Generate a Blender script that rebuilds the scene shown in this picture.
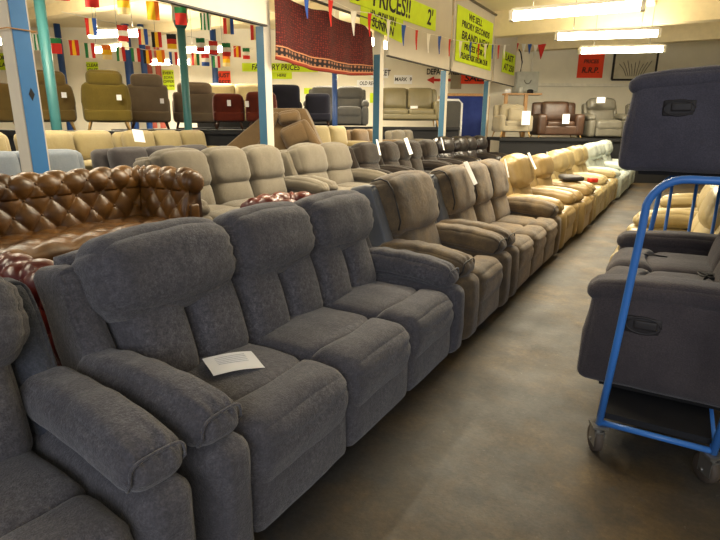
import bpy, math, random
import numpy as np
from mathutils import Vector, Matrix, noise
for o in list(bpy.data.objects): bpy.data.objects.remove(o)
C = bpy.context.scene.collection
PI = math.pi
R = math.radians
random.seed(4)
sc = bpy.context.scene

# ------------------------------------------------------------------ camera
F, PITCH, YAW, ROLL, H = 530.0, R(15.15), R(30.5), R(0.4), 1.5
fw = Vector((-math.sin(YAW)*math.cos(PITCH), math.cos(YAW)*math.cos(PITCH), -math.sin(PITCH)))
rt0 = Vector((math.cos(YAW), math.sin(YAW), 0)); up0 = rt0.cross(fw)
rt = rt0*math.cos(ROLL) + up0*math.sin(ROLL); up = rt.cross(fw)
cam = bpy.data.cameras.new('camera'); camo = bpy.data.objects.new('camera', cam); C.objects.link(camo)
cam.sensor_width = 36; cam.lens = F*36/720; cam.clip_end = 200; cam.clip_start = 0.05
mw = Matrix((rt, up, -fw)).transposed().to_4x4(); mw.translation = Vector((0, 0, H))
camo.matrix_world = mw
sc.camera = camo

# ------------------------------------------------------------------ light and exposure
sc.view_settings.view_transform = 'Standard'; sc.view_settings.look = 'None'
sc.view_settings.gamma = 1; sc.view_settings.use_curve_mapping = False
sc.view_settings.exposure = 0.35
w = bpy.data.worlds.new('world'); sc.world = w; w.use_nodes = True
bg = w.node_tree.nodes['Background']; bg.inputs[0].default_value = (0.86, 0.90, 1.0, 1); bg.inputs[1].default_value = 0.2

def area(name, loc, rot, sx, sy, power, col):
    l = bpy.data.lights.new(name, 'AREA'); l.shape = 'RECTANGLE'; l.size = sx; l.size_y = sy
    l.energy = power; l.color = col
    o = bpy.data.objects.new(name, l); C.objects.link(o); o.location = loc; o.rotation_euler = rot
    return o
# daylight from the open shop front behind the photographer
area('shopfront_daylight', (1.5, -3.2, 2.6), (R(68), 0, R(12)), 4.0, 2.2, 115, (0.90, 0.93, 1.0))
TUBE_POWER = 90
LAMP_GAIN = 1.0
WARM = (1.0, 0.87, 0.64)

# ------------------------------------------------------------------ pixel helpers (points of the measured hall)
def ray(u, v): return fw + rt*((u-360)/F) + up*((270-v)/F)
def AX(u, v, x): r = ray(u, v); return Vector((0, 0, H)) + r*(x/r.x)
hd = Vector((-math.sin(YAW), math.cos(YAW), 0)); hr = Vector((math.cos(YAW), math.sin(YAW), 0))
def FP(lat, d, z=0.0): p = hd*d + hr*lat; return Vector((p.x, p.y, z))
def AF(u, v, d): r = ray(u, v); return Vector((0, 0, H)) + r*(d/r.dot(hd))

# ------------------------------------------------------------------ materials
def lin(c):
    return tuple(((x/255)/12.92 if x/255 <= 0.04045 else ((x/255+0.055)/1.055)**2.4) for x in c) + (1,)
def newmat(name):
    m = bpy.data.materials.new(name); m.use_nodes = True
    nt = m.node_tree; return m, nt, nt.nodes['Principled BSDF']
def node(nt, t, **kw):
    n = nt.nodes.new(t)
    for k, v in kw.items():
        if k in n.inputs: n.inputs[k].default_value = v
        else: setattr(n, k, v)
    return n
def mixcol(nt, fac, a, b):
    n = nt.nodes.new('ShaderNodeMix'); n.data_type = 'RGBA'
    if hasattr(fac, 'links'): nt.links.new(fac, n.inputs[0])
    else: n.inputs[0].default_value = fac
    for s, i in ((a, 6), (b, 7)):
        if hasattr(s, 'links'): nt.links.new(s, n.inputs[i])
        else: n.inputs[i].default_value = s
    return n.outputs[2]
def ramp(nt, src, p0, p1, c0=(0,0,0,1), c1=(1,1,1,1)):
    n = nt.nodes.new('ShaderNodeValToRGB'); n.color_ramp.elements[0].position = p0; n.color_ramp.elements[1].position = p1
    n.color_ramp.elements[0].color = c0; n.color_ramp.elements[1].color = c1
    nt.links.new(src, n.inputs[0]); return n.outputs[0]
def coords(nt, scale=(1,1,1), kind='Object'):
    t = nt.nodes.new('ShaderNodeTexCoord'); m = nt.nodes.new('ShaderNodeMapping'); m.inputs['Scale'].default_value = scale
    nt.links.new(t.outputs[kind], m.inputs[0]); return m.outputs[0]
def nz(nt, co, scale, detail=3, rough=0.6):
    n = node(nt, 'ShaderNodeTexNoise', Scale=scale, Detail=detail, Roughness=rough); nt.links.new(co, n.inputs['Vector']); return n.outputs['Fac']
def bump(nt, b, src, strength, dist, prev=None):
    n = node(nt, 'ShaderNodeBump', Strength=strength, Distance=dist); nt.links.new(src, n.inputs['Height'])
    if prev: nt.links.new(prev, n.inputs['Normal'])
    nt.links.new(n.outputs[0], b.inputs['Normal']); return n.outputs[0]

def fabric(name, c, c2=None, big=3.0, amt=0.5, rough=0.95, fine=130, mott=1.0):
    m, nt, b = newmat(name); co = coords(nt)
    c = lin(c); c2 = lin(c2) if c2 else tuple(x*1.35 for x in c[:3]) + (1,)
    f1 = ramp(nt, nz(nt, co, big, 4), 0.35, 0.68)
    col = mixcol(nt, f1, c, c2)
    if fine > 100 and mott > .9:
        col = mixcol(nt, ramp(nt, nz(nt, co, 48, 5, .85), .40, .60), tuple(x*.84 for x in c[:3]) + (1,), col)
    f2 = ramp(nt, nz(nt, co, fine, 3, .8), 0.41, 0.59)
    dark = mixcol(nt, 0.5, col, tuple(x*(1-.45*mott) for x in c[:3]) + (1,))
    col2 = mixcol(nt, f2, dark, col)
    nt.links.new(col2, b.inputs['Base Color']); b.inputs['Roughness'].default_value = rough
    b.inputs['Sheen Weight'].default_value = 0.25; b.inputs['Sheen Roughness'].default_value = .5
    b.inputs['Specular IOR Level'].default_value = 0.15
    n1 = bump(nt, b, nz(nt, co, 9, 4), 0.28, 0.02)
    bump(nt, b, nz(nt, co, fine*1.2, 2), 0.6, 0.006, n1)
    return m
def leather(name, c, c2=None, rough=0.38, big=4, wr=0.25):
    m, nt, b = newmat(name); co = coords(nt)
    c = lin(c); c2 = lin(c2) if c2 else tuple(x*1.25 for x in c[:3]) + (1,)
    col = mixcol(nt, ramp(nt, nz(nt, co, big, 4), 0.35, 0.7), c, c2)
    nt.links.new(col, b.inputs['Base Color']); b.inputs['Roughness'].default_value = rough
    n1 = bump(nt, b, nz(nt, co, 11, 5, .65), wr, 0.02)
    bump(nt, b, nz(nt, co, 160, 2), 0.12, 0.002, n1)
    return m
def plain(name, c, rough=0.6, metal=0.0, var=0.12, sc_=6, bmp=0.0):
    m, nt, b = newmat(name); co = coords(nt); c = lin(c)
    col = mixcol(nt, ramp(nt, nz(nt, co, sc_, 4), 0.3, 0.7), tuple(x*(1-var) for x in c[:3])+(1,), tuple(min(1, x*(1+var)) for x in c[:3])+(1,))
    nt.links.new(col, b.inputs['Base Color']); b.inputs['Roughness'].default_value = rough; b.inputs['Metallic'].default_value = metal
    if bmp: bump(nt, b, nz(nt, co, 40, 3), bmp, 0.004)
    return m
def chipped(name, c, under, rough=0.45, thr=0.66, scale=9):
    m, nt, b = newmat(name); co = coords(nt, (1, 1, .6))
    f = ramp(nt, nz(nt, co, scale, 5, .75), thr, thr+.02)
    base = mixcol(nt, ramp(nt, nz(nt, co, 3, 3), .3, .7), lin(c), tuple(x*.86 for x in lin(c)[:3])+(1,))
    nt.links.new(mixcol(nt, f, base, lin(under)), b.inputs['Base Color']); b.inputs['Roughness'].default_value = rough
    bump(nt, b, f, 0.4, 0.003); return m
def emis(name, c, s):
    m, nt, b = newmat(name); b.inputs['Base Color'].default_value = (1,1,1,1)
    b.inputs['Emission Color'].default_value = c + (1,); b.inputs['Emission Strength'].default_value = s; return m
def wood(name, c, c2, rough=.45):
    m, nt, b = newmat(name); co = coords(nt, (14, 14, 1.4))
    nt.links.new(mixcol(nt, ramp(nt, nz(nt, co, 3, 4), .35, .65), lin(c), lin(c2)), b.inputs['Base Color'])
    b.inputs['Roughness'].default_value = rough; return m

M = {}
M['charcoal'] = fabric('charcoal_chenille', (84, 82, 87), (116, 114, 119), mott=1.3)
M['charcoal_side'] = fabric('charcoal_side', (76, 80, 90), (96, 100, 112), mott=1.2)
M['taupe'] = fabric('two_tone_suede', (80, 70, 58), (140, 118, 84), big=3.4, mott=.25, rough=.75)
M['taupe_side'] = leather('grey_side_leather', (92, 96, 102), (104, 106, 110), .55)
M['piping'] = plain('dark_piping', (38, 34, 34), .6)
M['cream'] = leather('cream_leather', (158, 142, 102), (172, 156, 116), .36)
M['tan'] = leather('tan_leather', (140, 118, 76), (156, 134, 92), .36)
M['white_leather'] = leather('pale_leather', (166, 174, 166), (178, 186, 178), .36)
M['pale_fabric'] = fabric('grey_beige_fabric', (106, 99, 86), (120, 112, 98), mott=.5)
M['brown_dark'] = fabric('dark_brown_suede', (42, 36, 32), (56, 48, 42), mott=.4)
M['black_leather'] = leather('black_leather', (30, 26, 26), (40, 34, 34), .3)
M['gold_leather'] = leather('antique_gold_leather', (68, 42, 17), (116, 78, 30), .38, 5, .15)
M['ox_leather'] = leather('oxblood_leather', (70, 18, 14), (104, 34, 22), .28)
M['beige'] = fabric('beige_fabric', (150, 136, 98), (162, 148, 110), mott=.3)
M['pale_blue'] = fabric('pale_blue_fabric', (118, 128, 142), (134, 142, 152), mott=.4)
M['dark_grey'] = fabric('dark_grey_fabric', (62, 58, 60), (76, 72, 72), mott=.4)
M['olive'] = fabric('olive_fabric', (112, 96, 40), (126, 108, 48), mott=.3)
M['olive_dark'] = fabric('brown_olive_fabric', (104, 84, 44), (116, 96, 52), mott=.3)
M['grey_brown'] = fabric('grey_brown_fabric', (112, 98, 80), (124, 109, 90), mott=.3)
M['red_brown'] = fabric('rust_velvet', (90, 30, 14), (112, 42, 20), mott=.2, rough=.6)
M['navy_black'] = fabric('black_navy_fabric', (22, 22, 34), (28, 28, 42), mott=.3)
M['tipped'] = fabric('brown_suede', (92, 74, 50), (108, 87, 60), mott=.3)
M['sofa_navy'] = fabric('slate_navy_fabric', (72, 70, 80), (90, 88, 98), mott=.8)
M['sofa_dkbrown'] = fabric('grey_brown_dark_fabric', (66, 61, 64), (84, 77, 78), mott=.7)
M['olive_leather'] = leather('khaki_leather', (120, 112, 82), (130, 121, 90), .4)
M['slate_fabric'] = fabric('slate_fabric', (82, 82, 82), (94, 92, 88), mott=.4)
M['brown_leather'] = leather('brown_leather', (62, 42, 30), (80, 56, 42), .4)
M['grey_leather'] = leather('grey_leather', (98, 95, 84), (110, 106, 95), .38)
M['ivory_fabric'] = fabric('ivory_fabric', (160, 150, 128), (172, 162, 138), mott=.3)
M['blue_cover'] = fabric('blue_cloth', (44, 60, 128), (56, 72, 142), mott=.3)
M['wood_leg'] = wood('pale_oak', (206, 168, 104), (188, 146, 84))
M['wood_dark'] = wood('dark_wood', (58, 34, 20), (74, 44, 26))
M['pine'] = wood('pine_board', (196, 150, 92), (176, 130, 76))
M['black'] = plain('black_board', (14, 14, 18), .7)
M['base_black'] = plain('black_base_cloth', (13, 12, 13), .9)
M['white_paint'] = chipped('white_gloss_paint', (222, 214, 198), (110, 90, 90), thr=.68)
M['blue_paint'] = chipped('blue_gloss_paint', (64, 132, 196), (28, 28, 40), thr=.72)
M['dull_blue_paint'] = chipped('dull_blue_paint', (60, 108, 138), (60, 60, 70), thr=.74)
M['teal_paint'] = chipped('teal_gloss_paint', (58, 118, 120), (200, 210, 200), thr=.76)
M['deep_blue_paint'] = chipped('deep_blue_paint', (28, 66, 128), (20, 30, 50), thr=.76)
M['trolley_blue'] = chipped('trolley_blue_paint', (62, 124, 204), (90, 80, 70), .35, .70, 14)
M['wall'] = plain('cream_wall', (240, 234, 216), .8, var=.05, sc_=1.5)
M['fascia'] = plain('fascia_board', (202, 194, 180), .7, var=.06, sc_=1.2)
M['fascia_edge'] = plain('fascia_edge', (60, 56, 54), .6)
M['ceiling'] = plain('cream_ceiling', (236, 222, 184), .85, var=.07, sc_=.8)
M['beam'] = plain('cream_beam', (232, 216, 176), .8, var=.05)
M['lamp_housing'] = plain('lamp_housing', (232, 228, 214), .5)
M['tube'] = emis('fluorescent_tube', (1.0, 0.93, 0.74), 17.0)
M['rod'] = plain('metal_rod', (120, 116, 108), .4, .8)
M['paper'] = plain('white_paper', (248, 249, 252), .8, var=.03)
M['ink'] = plain('black_ink', (20, 20, 22), .7)
M['ink_line'] = plain('faint_ink', (206, 208, 212), .8)
M['sign_green'] = plain('fluorescent_lime_paper', (206, 232, 26), .7, var=.05)
M['sign_red'] = plain('fluorescent_orange_paper', (250, 74, 36), .7, var=.05)
M['red_paint'] = plain('red_paint', (196, 44, 24), .6)
M['steel'] = plain('steel', (150, 148, 142), .4, .8)
M['rubber'] = plain('worn_rubber', (78, 68, 58), .7, bmp=.4)
M['grey_box'] = plain('grey_metal_box', (188, 190, 182), .55)
M['string'] = plain('string', (226, 222, 206), .8)
FL = {k: plain('flag_'+k, v, .75, var=.04) for k, v in dict(red=(206, 40, 30), green=(32, 128, 72), white=(236, 232, 222), yellow=(248, 196, 20),
      black=(30, 28, 28), blue=(40, 84, 170), orange=(240, 120, 30), cream=(240, 216, 150)).items()}

def floor_mat():
    m, nt, b = newmat('worn_concrete'); co = coords(nt)
    grey = mixcol(nt, ramp(nt, nz(nt, co, 1.1, 6, .65), .35, .68), lin((50, 50, 50)), lin((78, 74, 68)))
    st = ramp(nt, nz(nt, co, .8, 6, .65), .42, .58)
    tan = mixcol(nt, ramp(nt, nz(nt, co, 4, 6, .7), .35, .7), lin((74, 59, 34)), lin((112, 90, 54)))
    c = mixcol(nt, st, grey, tan)
    c = mixcol(nt, ramp(nt, nz(nt, co, 2.6, 8, .8), .38, .62), c, mixcol(nt, 0.6, c, lin((48, 44, 40))))
    c = mixcol(nt, ramp(nt, nz(nt, co, 45, 4, .8), .35, .65), mixcol(nt, .35, c, (0,0,0,1)), c)
    spots = ramp(nt, nz(nt, co, 20, 6, .85), .64, .72)
    c = mixcol(nt, spots, c, lin((140, 136, 126)))
    c = mixcol(nt, ramp(nt, nz(nt, co, 7, 6, .75), .60, .75), c, lin((58, 56, 54)))
    nt.links.new(c, b.inputs['Base Color'])
    rr = node(nt, 'ShaderNodeMapRange'); nt.links.new(nz(nt, co, 2.3, 5, .7), rr.inputs[0]); rr.inputs[3].default_value = .42; rr.inputs[4].default_value = .8
    nt.links.new(rr.outputs[0], b.inputs['Roughness'])
    bump(nt, b, nz(nt, co, 22, 6, .7), .25, .01); return m
M['floor'] = floor_mat()

def rug_mat():
    m, nt, b = newmat('red_rug'); g = coords(nt, (1,1,1), 'UV')
    sep = nt.nodes.new('ShaderNodeSeparateXYZ'); nt.links.new(g, sep.inputs[0])
    v = node(nt, 'ShaderNodeTexVoronoi', Scale=1.0); mp = nt.nodes.new('ShaderNodeMapping'); mp.inputs['Scale'].default_value = (60, 26, 1)
    nt.links.new(g, mp.inputs[0]); nt.links.new(mp.outputs[0], v.inputs['Vector']); v.inputs['Randomness'].default_value = .35
    f = ramp(nt, v.outputs['Distance'], .18, .42)
    field = mixcol(nt, f, lin((112, 34, 20)), lin((60, 8, 8)))
    v2 = node(nt, 'ShaderNodeTexVoronoi', Scale=1.0); mp2 = nt.nodes.new('ShaderNodeMapping'); mp2.inputs['Scale'].default_value = (30, 12, 1)
    nt.links.new(g, mp2.inputs[0]); nt.links.new(mp2.outputs[0], v2.inputs['Vector']); v2.inputs['Randomness'].default_value = .1
    band = mixcol(nt, ramp(nt, v2.outputs['Distance'], .2, .36), lin((140, 96, 70)), lin((28, 16, 16)))
    def step(val, lo):
        n = nt.nodes.new('ShaderNodeMath'); n.operation = 'GREATER_THAN'; n.inputs[1].default_value = lo; nt.links.new(val, n.inputs[0]); return n.outputs[0]
    y = sep.outputs['Y']
    c = mixcol(nt, step(y, .055), lin((132, 46, 26)), lin((176, 120, 84)))
    c = mixcol(nt, step(y, .075), c, band)
    c = mixcol(nt, step(y, .205), c, lin((176, 120, 84)))
    c = mixcol(nt, step(y, .225), c, field)
    nt.links.new(c, b.inputs['Base Color']); b.inputs['Roughness'].default_value = .95
    bump(nt, b, nz(nt, mp.outputs[0], 20, 2), .3, .01)
    return m
M['rug'] = rug_mat()
def art_mat():
    m, nt, b = newmat('faded_print'); co = coords(nt, (1, 1, 1), 'Object')
    nt.links.new(mixcol(nt, ramp(nt, nz(nt, co, 2, 3), .4, .6), lin((206, 200, 178)), lin((222, 216, 196))), b.inputs['Base Color']); return m
M['art'] = art_mat()

# ------------------------------------------------------------------ mesh helpers
def link(name, me, mats, parent=None, loc=None, rot=None):
    o = bpy.data.objects.new(name, me); C.objects.link(o)
    for m in (mats if isinstance(mats, (list, tuple)) else [mats]):
        if len(me.materials) < (len(mats) if isinstance(mats, (list, tuple)) else 1): me.materials.append(m)
    if parent: o.parent = parent
    if loc is not None: o.location = loc
    if rot is not None: o.rotation_euler = rot
    return o
def mk(name, vs, fs, smooth=True, mi=None):
    me = bpy.data.meshes.new(name); me.from_pydata([tuple(v) for v in vs], [], fs)
    if smooth: me.polygons.foreach_set('use_smooth', [True]*len(fs))
    if mi: me.polygons.foreach_set('material_index', mi)
    me.update(); return me
class MB:
    def __init__(s): s.v = []; s.f = []; s.m = []
    def add(s, vs, fs, mi=0):
        k = len(s.v); s.v += [tuple(v) for v in vs]; s.f += [tuple(i+k for i in f) for f in fs]; s.m += [mi]*len(fs); return s
    def box(s, x0, x1, y0, y1, z0, z1, mi=0, T=None):
        vs = [Vector((x, y, z)) for z in (z0, z1) for y in (y0, y1) for x in (x0, x1)]
        if T: vs = [T @ v for v in vs]
        return s.add(vs, [(0,2,3,1),(4,5,7,6),(0,1,5,4),(2,6,7,3),(0,4,6,2),(1,3,7,5)], mi)
    def tube(s, pts, r, n=10, mi=0, closed=False):
        pts = [Vector(p) for p in pts]; rings = []
        for i, p in enumerate(pts):
            a = pts[max(i-1, 0)]; b = pts[min(i+1, len(pts)-1)]
            if closed: a = pts[i-1]; b = pts[(i+1) % len(pts)]
            t = (b-a).normalized(); u = t.cross(Vector((0, 0, 1)))
            if u.length < .05: u = t.cross(Vector((0, 1, 0)))
            u.normalize(); w_ = t.cross(u); rr = r[i] if isinstance(r, (list, tuple)) else r
            rings.append([p + (u*math.cos(2*PI*k/n) + w_*math.sin(2*PI*k/n))*rr for k in range(n)])
        vs = [v for q in rings for v in q]; fs = []
        L = len(pts)
        for i in range(L if closed else L-1):
            for k in range(n):
                j = (i+1) % L
                fs.append((i*n+k, i*n+(k+1) % n, j*n+(k+1) % n, j*n+k))
        if not closed: fs += [tuple(range(n))[::-1], tuple((L-1)*n+k for k in range(n))]
        return s.add(vs, fs, mi)
    def build(s, name, mats, parent=None, smooth=False, loc=None, rot=None):
        return link(name, mk(name, s.v, s.f, smooth, s.m), mats, parent, loc, rot)

_c = {}
def cube_grid(n):
    if n in _c: return _c[n]
    idx = {}; vs = []; fs = []
    def gi(p):
        k = tuple(p)
        if k not in idx: idx[k] = len(vs); vs.append(p)
        return idx[k]
    for ax in range(3):
        for sg in (0, n):
            for i in range(n):
                for j in range(n):
                    q = []
                    for a, b in ((i, j), (i+1, j), (i+1, j+1), (i, j+1)):
                        p = [0, 0, 0]; p[ax] = sg; p[(ax+1) % 3] = a; p[(ax+2) % 3] = b; q.append(gi(p))
                    fs.append(tuple(q) if sg else tuple(q[::-1]))
    P = np.sin((np.array(vs, float)/n*2-1)*PI/2*.92)/math.sin(PI/2*.92)
    _c[n] = (P, fs); return _c[n]
def cushion_mesh(name, sx, sy, sz, r=.05, n=12, puff=(0, 0, 0), deform=None, wob=0.0, seed=0, T=None):
    P, fs = cube_grid(n)
    h = np.array([sx, sy, sz])/2; r = min(r, h.min()*.98)
    q = P*h; core = np.clip(q, -(h-r), h-r); d = q-core; L = np.linalg.norm(d, axis=1, keepdims=True); L[L == 0] = 1
    lim = np.maximum(np.abs(d).max(axis=1, keepdims=True), 1e-9)
    p = core + d/L*lim
    a = np.clip(1-P**2, 0, 1)
    for k in range(3):
        o = [i for i in range(3) if i != k]
        p[:, k] += puff[k]*(a[:, o[0]]*a[:, o[1]])**.6*P[:, k]
    out = []
    for v, u in zip(p, P):
        v = Vector(v)
        if deform: v = deform(v, u)
        if wob: v = v + noise.noise_vector(v*7 + Vector((seed*3.1, seed*1.7, 0)))*wob
        if T: v = T @ v
        out.append(v)
    return mk(name, out, fs)
def cush(name, parent, mat, size, loc, rot=None, **kw):
    return link(name, cushion_mesh(name, *size, **kw), mat, parent, loc, rot)

def tag(o, label, cat, group=None, kind=None):
    o['label'] = label; o['category'] = cat
    if group: o['group'] = group
    if kind: o['kind'] = kind
    return o
def thing(name, label, cat, loc=(0,0,0), rz=0, group=None):
    o = bpy.data.objects.new(name, None); C.objects.link(o); o.location = loc; o.rotation_euler = (0, 0, rz); o.empty_display_size = .1
    return tag(o, label, cat, group)
def struct(name, mb, mat, smooth=False, loc=None, rot=None):
    o = mb.build(name, mat, None, smooth, loc, rot); o['kind'] = 'structure'; return o
def dup(root, loc, rz, label, group=None, mat=None):
    def cp(o, par):
        c = o.copy(); C.objects.link(c)
        if par: c.parent = par
        for ch in list(o.children): cp(ch, c)
        return c
    r = cp(root, None); r.location = loc; r.rotation_euler = (0, 0, rz); r['label'] = label
    if group: r['group'] = group
    return r

# ------------------------------------------------------------------ the hall
struct('floor', MB().box(-24, 4.2, -3, 26, -.1, 0), M['floor'])
WD = 19.0
struct('wall_far', MB().box(-19, 15, 0, .3, 0, 5.0), M['wall'], loc=FP(0, WD), rot=(0, 0, YAW))
struct('wall_left', MB().box(-21.3, -21, -3, 14, 0, 5.0), M['wall'])
struct('wall_right', MB().box(3.9, 4.2, -3, 26, 0, 5.0), M['wall'])
struct('ceiling', MB().box(-24, 4.2, -1.5, 26, 4.6, 4.8), M['ceiling'])
CX, CS = -5.1, 3.27
COLY = [0.54*5.1 + i*CS for i in range(5)]
k = 1
for y in [COLY[0]+i*CS for i in range(6)]:
    struct('trim_%d' % k, MB().box(-20.9, 3.85, y-.16, y+.16, 3.95 if y > 13 else 4.32, 4.6), M['beam']); k += 1
# purlins between the beams
struct('trim_%d' % k, MB().box(-1.2, -1.0, -1, 22, 4.35, 4.6), M['beam']); k += 1
struct('trim_%d' % k, MB().box(-9.7, -9.5, -1, 16, 4.35, 4.6), M['beam']); k += 1
# conduit rail on the far wall
struct('trim_%d' % k, MB().box(5.75, 14, -.09, 0, 2.86, 2.95), M['lamp_housing'], loc=FP(0, WD), rot=(0, 0, YAW)); k += 1
struct('trim_%d' % k, MB().tube([(5.72, -.04, 2.7), (5.72, -.04, 4.3)], .03), M['lamp_housing'], loc=FP(0, WD), rot=(0, 0, YAW)); k += 1

# painted timber posts of the colonnade
post_words = ['white and bright blue painted timber post behind the gold tufted sofa',
              'white and blue timber post at the left edge of the hanging red rug',
              'white and blue timber post right of the hanging red rug',
              'white and blue timber post just right of the red arrow on the wall',
              'slim white and blue post farthest down the row, by the blue cloth']
for i, y in enumerate(COLY):
    t = thing('timber_post', post_words[i], 'post', (CX, y, 0), 0, 'posts of the colonnade')
    w2 = .085 if i == 0 else .07
    MB().box(-w2, w2, -w2, w2, 0, 4.6).build('post_shaft', M['white_paint'], t)
    bl = M['blue_paint'] if i == 0 else M['dull_blue_paint']
    if i == 0: MB().box(w2, w2+.006, -w2+.012, w2-.015, 0, 4.6).build('painted_stripe', bl, t)
    else: MB().box(-w2+.005, w2-.005, -w2-.006, -w2, 0, 2.79).build('painted_stripe', bl, t)
    if i == 0:
        MB().add([(w2+.008, .01, 1.70), (w2+.008, .035, 1.755), (w2+.008, .01, 1.81), (w2+.008, -.016, 1.755), (w2, .01, 1.70), (w2, .035, 1.755), (w2, .01, 1.81), (w2, -.016, 1.755)],
                 [(0,1,2,3),(0,4,5,1),(1,5,6,2),(2,6,7,3),(3,7,4,0)]).build('diamond_mark', M['ink'], t)
        MB().tube([(w2+.02, -.12, 2.28), (w2+.02, .12, 2.28), (-.12, .12, 2.28), (-.12, -.12, 2.28)], .006, 6, closed=True).build('rope_tie', M['pine'], t)
# cast columns of the second line
cast = [('deep teal round cast column standing left among the olive armchairs', -7.6, 4.47, 'teal_paint', 3.3),
        ('teal round cast column in front of the grey brown armchairs', -7.6, 6.85, 'teal_paint', 3.2),
        ('deep blue column in front of the slate grey sofa', FP(-.68, 14.27).x, FP(-.68, 14.27).y, 'deep_blue_paint', 3.2)]
for lb, x, y, mt, hc in cast:
    t = thing('cast_column', lb, 'column', (x, y, 0), 0, 'cast columns of the second line')
    MB().tube([(0,0,0),(0,0,hc)], .068, 20).build('column_shaft', M[mt], t, True)
    MB().tube([(0,0,hc-.12),(0,0,hc-.08),(0,0,hc)], [.07,.10,.12], 20).build('capital', M[mt], t, True)
    MB().box(-.09,.09,-.09,.09, hc, 4.6).build('upper_shaft', M['lamp_housing'], t)
for j, (lb, u0, u1, v) in enumerate([('deep blue pipe column between the two teal columns, left one', 59, 65, 66), ('deep blue column on the far wall left of its twin', 125, 133, 66),
                      ('narrow deep blue column on the far wall beside a red board', 141, 147, 66), ('deep blue column beside the orange poster', 212, 218, 70)]):
    a = AF(u0, v, 18.4); b_ = AF(u1, v, 18.4); c_ = (a+b_)/2; c_.z = 0; r_ = (a-b_).length/2
    tag(MB().tube([(0,0,0),(0,0,4.6)], r_, 14).build('wall_column', M['deep_blue_paint'], None, True, loc=c_), lb, 'column', 'blue columns at the far wall')
for j, (u0, u1) in enumerate([(147, 151), (155, 160)]):
    a = AF(u0, 60, 18.7); b_ = AF(u1, 60, 18.7); hw = (a-b_).length/2; c_ = (a+b_)/2; c_.z = 0
    tag(MB().box(-hw, hw, -.04, .04, 1.4, 4.0).build('red_board', plain('brick_red_paint', (170, 84, 70), .8), None, loc=c_, rot=(0,0,YAW)),
        ['brick red upright board on far wall, nearer the blue column', 'brick red upright board on far wall, right one'][j], 'board', 'red boards')

# fascia boards hung between the posts
def fascia(y0, y1, lb, z0=2.79):
    t = thing('fascia_board', lb, 'board', (CX+.135, 0, 0), 0, 'boards over the colonnade')
    MB().box(-.02, .02, y0, y1, z0, 4.55).build('panel', M['fascia'], t)
    MB().box(-.03, .03, y0, y1, z0-.02, z0).build('edge_strip', M['fascia_edge'], t)
fascia(-.5, COLY[1]-.1, 'cream overhead board left of the hanging red rug')
fascia(COLY[1]+.1, COLY[2]-.1, 'cream overhead board behind the hanging red rug', 3.3)
fascia(COLY[2]+.1, COLY[3]-.1, 'cream overhead board right of the rug, under the PRICES banner')
fascia(COLY[3]+.1, COLY[4]-.1, 'cream overhead board behind the tall WE SELL poster')
fascia(COLY[4]+.1, COLY[4]+2.3, 'cream overhead board at the far end with a small lime poster')

struct('trim_%d' % k, MB().tube([(CX+.19, 9.0, 4.5), (CX+.19, 17.2, 4.5)], .03), M['rod'], smooth=True); k += 1
# ------------------------------------------------------------------ fluorescent lights
def lamp(loc, rz, L, lb, power=None, ztop=4.57):
    t = thing('fluorescent_light', lb, 'ceiling light', loc, rz, 'fluorescent ceiling lights')
    MB().box(-L/2, L/2, -.06, .06, .06, .11).build('housing', M['lamp_housing'], t)
    MB().tube([(-L/2+.03, 0, 0), (L/2-.03, 0, 0)], .075, 16).build('tube', M['tube'], t, True)
    for s in (-1, 1):
        MB().box(s*L/2-.03, s*L/2+.03, -.08, .08, -.08, .08).build('end_cap', M['lamp_housing'], t)
        MB().tube([(s*L*.33, 0, .1), (s*L*.33, 0, ztop-loc[2])], .006, 6).build('rod', M['rod'], t)
    l = bpy.data.lights.new('tube_light', 'AREA'); l.shape = 'RECTANGLE'; l.size = L; l.size_y = .08; l.energy = (power or TUBE_POWER)*LAMP_GAIN; l.color = WARM
    o = bpy.data.objects.new('tube_light', l); C.objects.link(o); o.parent = t; o.location = (0, 0, -.085)
    l2 = l.copy(); l2.energy = l.energy*.33; o2 = bpy.data.objects.new('tube_light', l2); C.objects.link(o2); o2.parent = t; o2.location = (0, 0, .13); o2.rotation_euler = (PI, 0, 0)
    return t
lamp((-1.72, 9.4, 3.25), R(3), 1.9, 'longest brightest ceiling tube, top right of the view', 120)
lamp((-1.65, 12.7, 3.35), R(16), 1.95, 'middle one of the three ceiling tubes on the right', 120)
lamp((-1.6, 15.2, 3.35), R(18), 1.9, 'lowest and farthest of the three ceiling tubes on the right', 120)
LX = [((95, 34), (136, 33), 3.3, 'ceiling tube between the big flags and the teal column, upper left'), ((91, 51), (125, 46), 3.3, 'ceiling tube low behind small flags, left of the blue wall columns'),
      ((160, 62), (182, 62), 3.25, 'short ceiling tube just left of the second teal column'), ((187, 50), (228, 49), 3.3, 'ceiling tube right of the second teal column'),
      ((-12, 42), (8, 41), 3.3, 'ceiling tube cut by the left picture edge')]
def AZ(u, v, z): r = ray(u, v); return Vector((0, 0, H)) + r*((z-H)/r.z)
for a, b_, z, lb in LX:
    p, q = AZ(*a, z), AZ(*b_, z); d = q-p
    lamp(tuple((p+q)/2), math.atan2(d.y, d.x), max(1.2, d.length), lb, 125)
lamp((-5.75, 10.4, 3.18), R(90), 1.5, 'end-on ceiling tube glaring beside the rug', 90)
lamp((-8.6, 13.4, 3.4), R(30), 1.8, 'ceiling tube over the khaki sofa near the red arrow', 120)
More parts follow.
